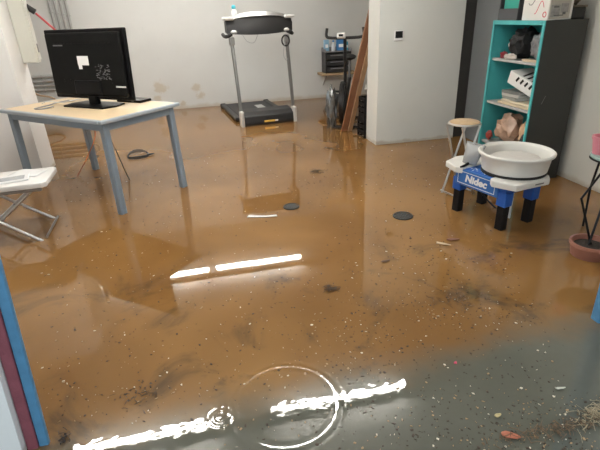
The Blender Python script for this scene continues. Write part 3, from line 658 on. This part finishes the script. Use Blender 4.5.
# grey scoop leaning on the wheel
sp_ = thing('plastic_scoop', 'grey plastic scoop leaning against the white splash pan', 'scoop', (2.005, 3.15, .396), math.atan2(-.963, .27))
b_ = bmesh.new(); rows = []
for j in range(9):
    v = j/8; row = []
    for i in range(11):
        u = -1+2*i/10; w = .070+.025*v
        row.append(b_.verts.new((u*w, .02+.055*v - .035*(1-u*u)*(0.4+.6*math.sin(PI*v)), .005+.155*v)))
    rows.append(row)
for j in range(8):
    for i in range(10): b_.faces.new((rows[j][i], rows[j][i+1], rows[j+1][i+1], rows[j+1][i]))
so = obj('scoop_bowl', b_, M('scoop_grey', (.30, .31, .31), .4, var=.1), sp_, True, 60); so.modifiers.new('s', 'SOLIDIFY').thickness = .006
obj('scoop_rim', T([(-.095, .077, .160), (0, .071, .165), (.095, .077, .160)], .006, 8), M('scoop_grey', (.30, .31, .31), .4), sp_, True)
obj('scoop_handle', T([(0, .02, .012), (.02, -.05, .008), (.03, -.10, .010)], [.012, .010, .008], 10), black_plastic, sp_, True)

# ------------------------------------------------------------------ wire plant stand, pink pot and terracotta bowl at the right edge
ps = thing('wire_stand', 'small round side table on bent black wire legs at right edge', 'plant stand', (2.70, 2.46, 0), 0)
obj('stand_top', Lt([(0, .575), (.16, .575), (.165, .58), (.165, .592), (.16, .597), (0, .597)], 36), M('pale_teal_glass', (.34, .48, .45), .2, var=.1), ps, True)
obj('top_ring', T([(.163*math.cos(a*PI/16), .163*math.sin(a*PI/16), .570) for a in range(33)], .006, 8), bk, ps, True)
for (a, b_, c) in (((-.14, -.07, .57), (-.40, -.18, .40), (-.285, -.225, .075)), ((-.06, -.14, .57), (-.22, -.18, .34), (-.31, -.235, .075)), ((.12, .02, .57), (.18, .02, .30), (.14, -.02, FLOOR_Z)), ((.0, .13, .57), (.02, .18, .3), (.0, .14, FLOOR_Z))):
    obj('leg', T([a, b_, c], .008, 8), bk, ps, True)
tp = thing('terracotta_bowl', 'low terracotta bowl with dark soil standing in the water', 'bowl', (2.405, 2.225, 0), 0)
terr = M('terracotta', (.30, .13, .09), .7, var=.2, scale=16)
obj('bowl_wall', Lt([(0, FLOOR_Z), (.095, FLOOR_Z), (.122, .075), (.128, .078), (.126, .098), (.112, .098), (.106, .075), (.095, .05)], 40), terr, tp, True)
obj('soil', Lt([(0, .072), (.06, .070), (.104, .066)], 30), M('dark_soil', (.035, .028, .022), .9, var=.4, scale=40, bump=.6), tp, True)
pk = thing('pink_pot', 'pink flower pot on the small wire stand', 'pot', (2.62, 2.53, .598), 0)
obj('pot_body', Lt([(0, 0), (.05, 0), (.066, .10), (.072, .102), (.072, .122), (.062, .122), (.058, .09), (0, .088)], 30), M('pink_ceramic', (.70, .26, .32), .35, var=.08), pk, True)

# ------------------------------------------------------------------ drains, paper and larger debris on the water
iron = M('drain_iron', (.045, .047, .045), .55, .3, var=.4, scale=30)
def drain(x, y, r, lab):
    t = thing('floor_drain', lab, 'drain cover', (x, y, 0), .3, 'round drain covers')
    obj('drain_rim', Lt([(r*.86, -.01), (r, -.01), (r, .006), (r*.95, .010), (r*.86, .008)], 36), iron, t, True)
    for k in range(7):
        u = -0.75+k*.25; L_ = r*.86*math.sqrt(max(0, 1-u*u))
        obj('grate_bar', B((u*r*.86, 0, .002), (.013, 2*L_, .010), .002), iron, t)
    for u in (-.45, 0, .45): obj('cross_bar', B((0, u*r, .001), (2*r*.86*math.sqrt(1-u*u), .010, .008), .002), iron, t)
drain(1.49, 3.18, .082, 'round iron drain cover right of centre in front of the partition')
drain(.64, 3.66, .072, 'round iron drain cover in the middle of the floor left of the other')
def sheet(name, label, cat, c, pts, col, z=.004, rz=0, curl=.006, rough=.6, th=.002, var=.2):
    """a thin floating leaf or scrap with curled edges"""
    bm = bmesh.new(); n = len(pts)
    ctr = bm.verts.new((0, 0, z+.001)); mid = [bm.verts.new((p[0]*.55, p[1]*.55, z+curl*.2)) for p in pts]
    out = [bm.verts.new((p[0], p[1], z+curl*(.3+.7*abs(math.sin(i*1.9))))) for i, p in enumerate(pts)]
    for i in range(n):
        k = (i+1) % n
        bm.faces.new((ctr, mid[i], mid[k])); bm.faces.new((mid[i], out[i], out[k], mid[k]))
    o = obj(name, bm, M(name+'_'+label[:16], col, rough, var=var, scale=25), None, True, 60)
    o.location = (c[0], c[1], 0); o.rotation_euler.z = rz; o.modifiers.new('s', 'SOLIDIFY').thickness = th
    return tag(o, label, cat)
def leafpts(l, w, n=12): return [(l/2*math.cos(2*PI*k/n), w/2*math.sin(2*PI*k/n)*(1-.35*math.cos(2*PI*k/n))) for k in range(n)]
sheet('paper_scrap', 'white paper strip floating in the middle of the water', 'paper', (.36, 3.52), [(-.13, -.012), (-.05, -.024), (.06, -.02), (.13, -.008), (.12, .02), (.03, .012), (-.06, .014), (-.12, .024)], (.80, .78, .74), rz=-.25)
sheet('dead_leaf', 'orange red dead leaf in the debris line at lower right', 'leaf', (1.02, 1.075), leafpts(.075, .032), (.42, .13, .07), rz=-.5)
sheet('dead_leaf', 'pale tan dead leaf above the orange red one at lower right', 'leaf', (1.03, 1.175), leafpts(.035, .018), (.50, .40, .20), rz=.2)
sheet('petal', 'bright pink petal floating on the grey water', 'petal', (1.02, 1.50), leafpts(.020, .014), (.60, .05, .12), rz=.8)
sheet('paper_scrap', 'pale scrap near the right edge of the picture in the grey water', 'scrap', (1.38, 1.24), leafpts(.05, .012), (.62, .60, .50), rz=-.1)
sheet('dead_leaf', 'dark reddish leaf clump in front of the blue pottery wheel', 'leaf', (1.66, 2.67), leafpts(.10, .035), (.16, .06, .035), rz=-.2)
sheet('dead_leaf', 'small brown leaf in the brown water right of centre', 'leaf', (1.07, 2.51), leafpts(.07, .022), (.10, .045, .02), rz=.1)
sheet('paper_scrap', 'pale flat scrap left of the dark reddish leaf', 'scrap', (1.56, 2.63), [(-.05, -.01), (.02, -.014), (.055, 0), (.01, .012), (-.045, .010)], (.55, .42, .28), rz=-.7)
def twig_clump(label, c, n, spread, col, seed, lmax=.05):
    t = thing('debris_clump', label, 'debris', (c[0], c[1], 0), 0, None); rnd = random.Random(seed); mt_ = M('clump_%d' % seed, col, .8, var=.5, scale=40)
    b_ = bmesh.new()
    for k in range(n):
        a = rnd.uniform(0, PI); x, y = rnd.gauss(0, spread[0]), rnd.gauss(0, spread[1]); l = rnd.uniform(.012, lmax); z = .003+rnd.random()*.010
        tube(b_, [(x-l*math.cos(a), y-l*math.sin(a), z), (x, y, z+.003), (x+l*math.cos(a+.2), y+l*math.sin(a+.2), z)], rnd.uniform(.0007, .0016), 5)
    obj('twigs', b_, mt_, t)['kind'] = 'stuff'
    b_ = bmesh.new()
    for k in range(n//2):
        x, y = rnd.gauss(0, spread[0]), rnd.gauss(0, spread[1]); r = rnd.uniform(.003, .009); a = rnd.uniform(0, 6)
        vs = [b_.verts.new((x+r*math.cos(a+q*1.2566)*(1 if q % 2 else .6), y+r*math.sin(a+q*1.2566), .004+rnd.random()*.01)) for q in range(5)]; b_.faces.new(vs)
    obj('leaf_bits', b_, mt_, t)['kind'] = 'stuff'
twig_clump('dark clump of leaf litter floating in the centre of the water', (.62, 2.28), 46, (.020, .016), (.07, .04, .02), 1, .03)
twig_clump('dark clump of wet litter on the water in front of the treadmill', (1.09, 4.53), 40, (.045, .035), (.075, .05, .03), 2, .05)
twig_clump('line of twigs and leaf bits along the lower right edge of the water', (1.22, 1.06), 90, (.16, .018), (.16, .10, .055), 3, .03)
twig_clump('tangled straw at the lower right corner of the picture', (1.42, 1.08), 80, (.06, .03), (.34, .28, .18), 4, .035)
twig_clump('scattered dark litter patch on the water left of the ripple', (-.46, 1.68), 30, (.05, .03), (.06, .04, .025), 5, .014)
twig_clump('trail of brown litter on the water in front of the pottery wheel', (1.30, 1.98), 44, (.09, .05), (.13, .075, .04), 6, .018)
twig_clump('dark litter against the foot of the left doorway post', (-.74, 1.50), 14, (.012, .02), (.03, .022, .02), 7, .02)

# countless specks of bark and chaff afloat
bm = bmesh.new(); rnd = random.Random(11)
def speck(x, y, r, mi):
    n = rnd.choice((3, 4, 4, 5)); a = rnd.uniform(0, 6.28); e = rnd.uniform(.22, .8); t = rnd.uniform(0, PI)
    lo, hi = [], []
    for q in range(n):
        ang = a+2*PI*q/n; px, py = r*math.cos(ang), r*e*math.sin(ang)
        lo.append(bm.verts.new((x+px*math.cos(t)-py*math.sin(t), y+px*math.sin(t)+py*math.cos(t), -.001))); hi.append(bm.verts.new(lo[-1].co+V(0, 0, rnd.uniform(.0018, .004))))
    f = bm.faces.new(hi); f.material_index = mi
    for q in range(n): g_ = bm.faces.new((lo[q], lo[(q+1) % n], hi[(q+1) % n], hi[q])); g_.material_index = mi
def pick(): return rnd.choices((0, 1, 2), (.58, .30, .12))[0]
for k in range(6500):
    y = .95 + 5.2*rnd.random()**2.0; x = rnd.uniform(-.9, 1.6)*(.55+.28*y)
    if not (-3.0 < x < 2.9): continue
    if y < 1.60 and not (-.72 < x < 1.75): continue
    dens = .5+.8*mnoise.noise(V(x*1.1, y*1.1, 3.0)) + (.35 if x > .4 and y < 2.4 else 0)
    if rnd.random() > dens: continue
    speck(x, y, (.0019+.0072*rnd.random()**2.0)*(.75+.13*y), pick())
for cx, cy, sx_, sy_, n in ((1.25, 1.85, .22, .16, 170), (1.15, 1.12, .25, .05, 120), (-.5, 1.67, .12, .06, 50), (.45, 1.80, .22, .14, 70), (-.2, 2.75, .35, .2, 60), (1.25, 2.35, .3, .2, 60), (.75, 1.28, .1, .03, 14), (-.3, 3.2, .5, .3, 60)):
    for k in range(n): speck(rnd.gauss(cx, sx_), rnd.gauss(cy, sy_), .0018+.0055*rnd.random()**2, pick())
sp = obj('floating_specks', bm, [M('speck_dark', (.045, .026, .015), .8, var=.4), M('speck_tan', (.34, .22, .11), .7, var=.3), M('speck_pale', (.66, .58, .45), .6, var=.2)])
tag(sp, 'countless specks of bark and chaff floating on the water', 'debris', kind='stuff')
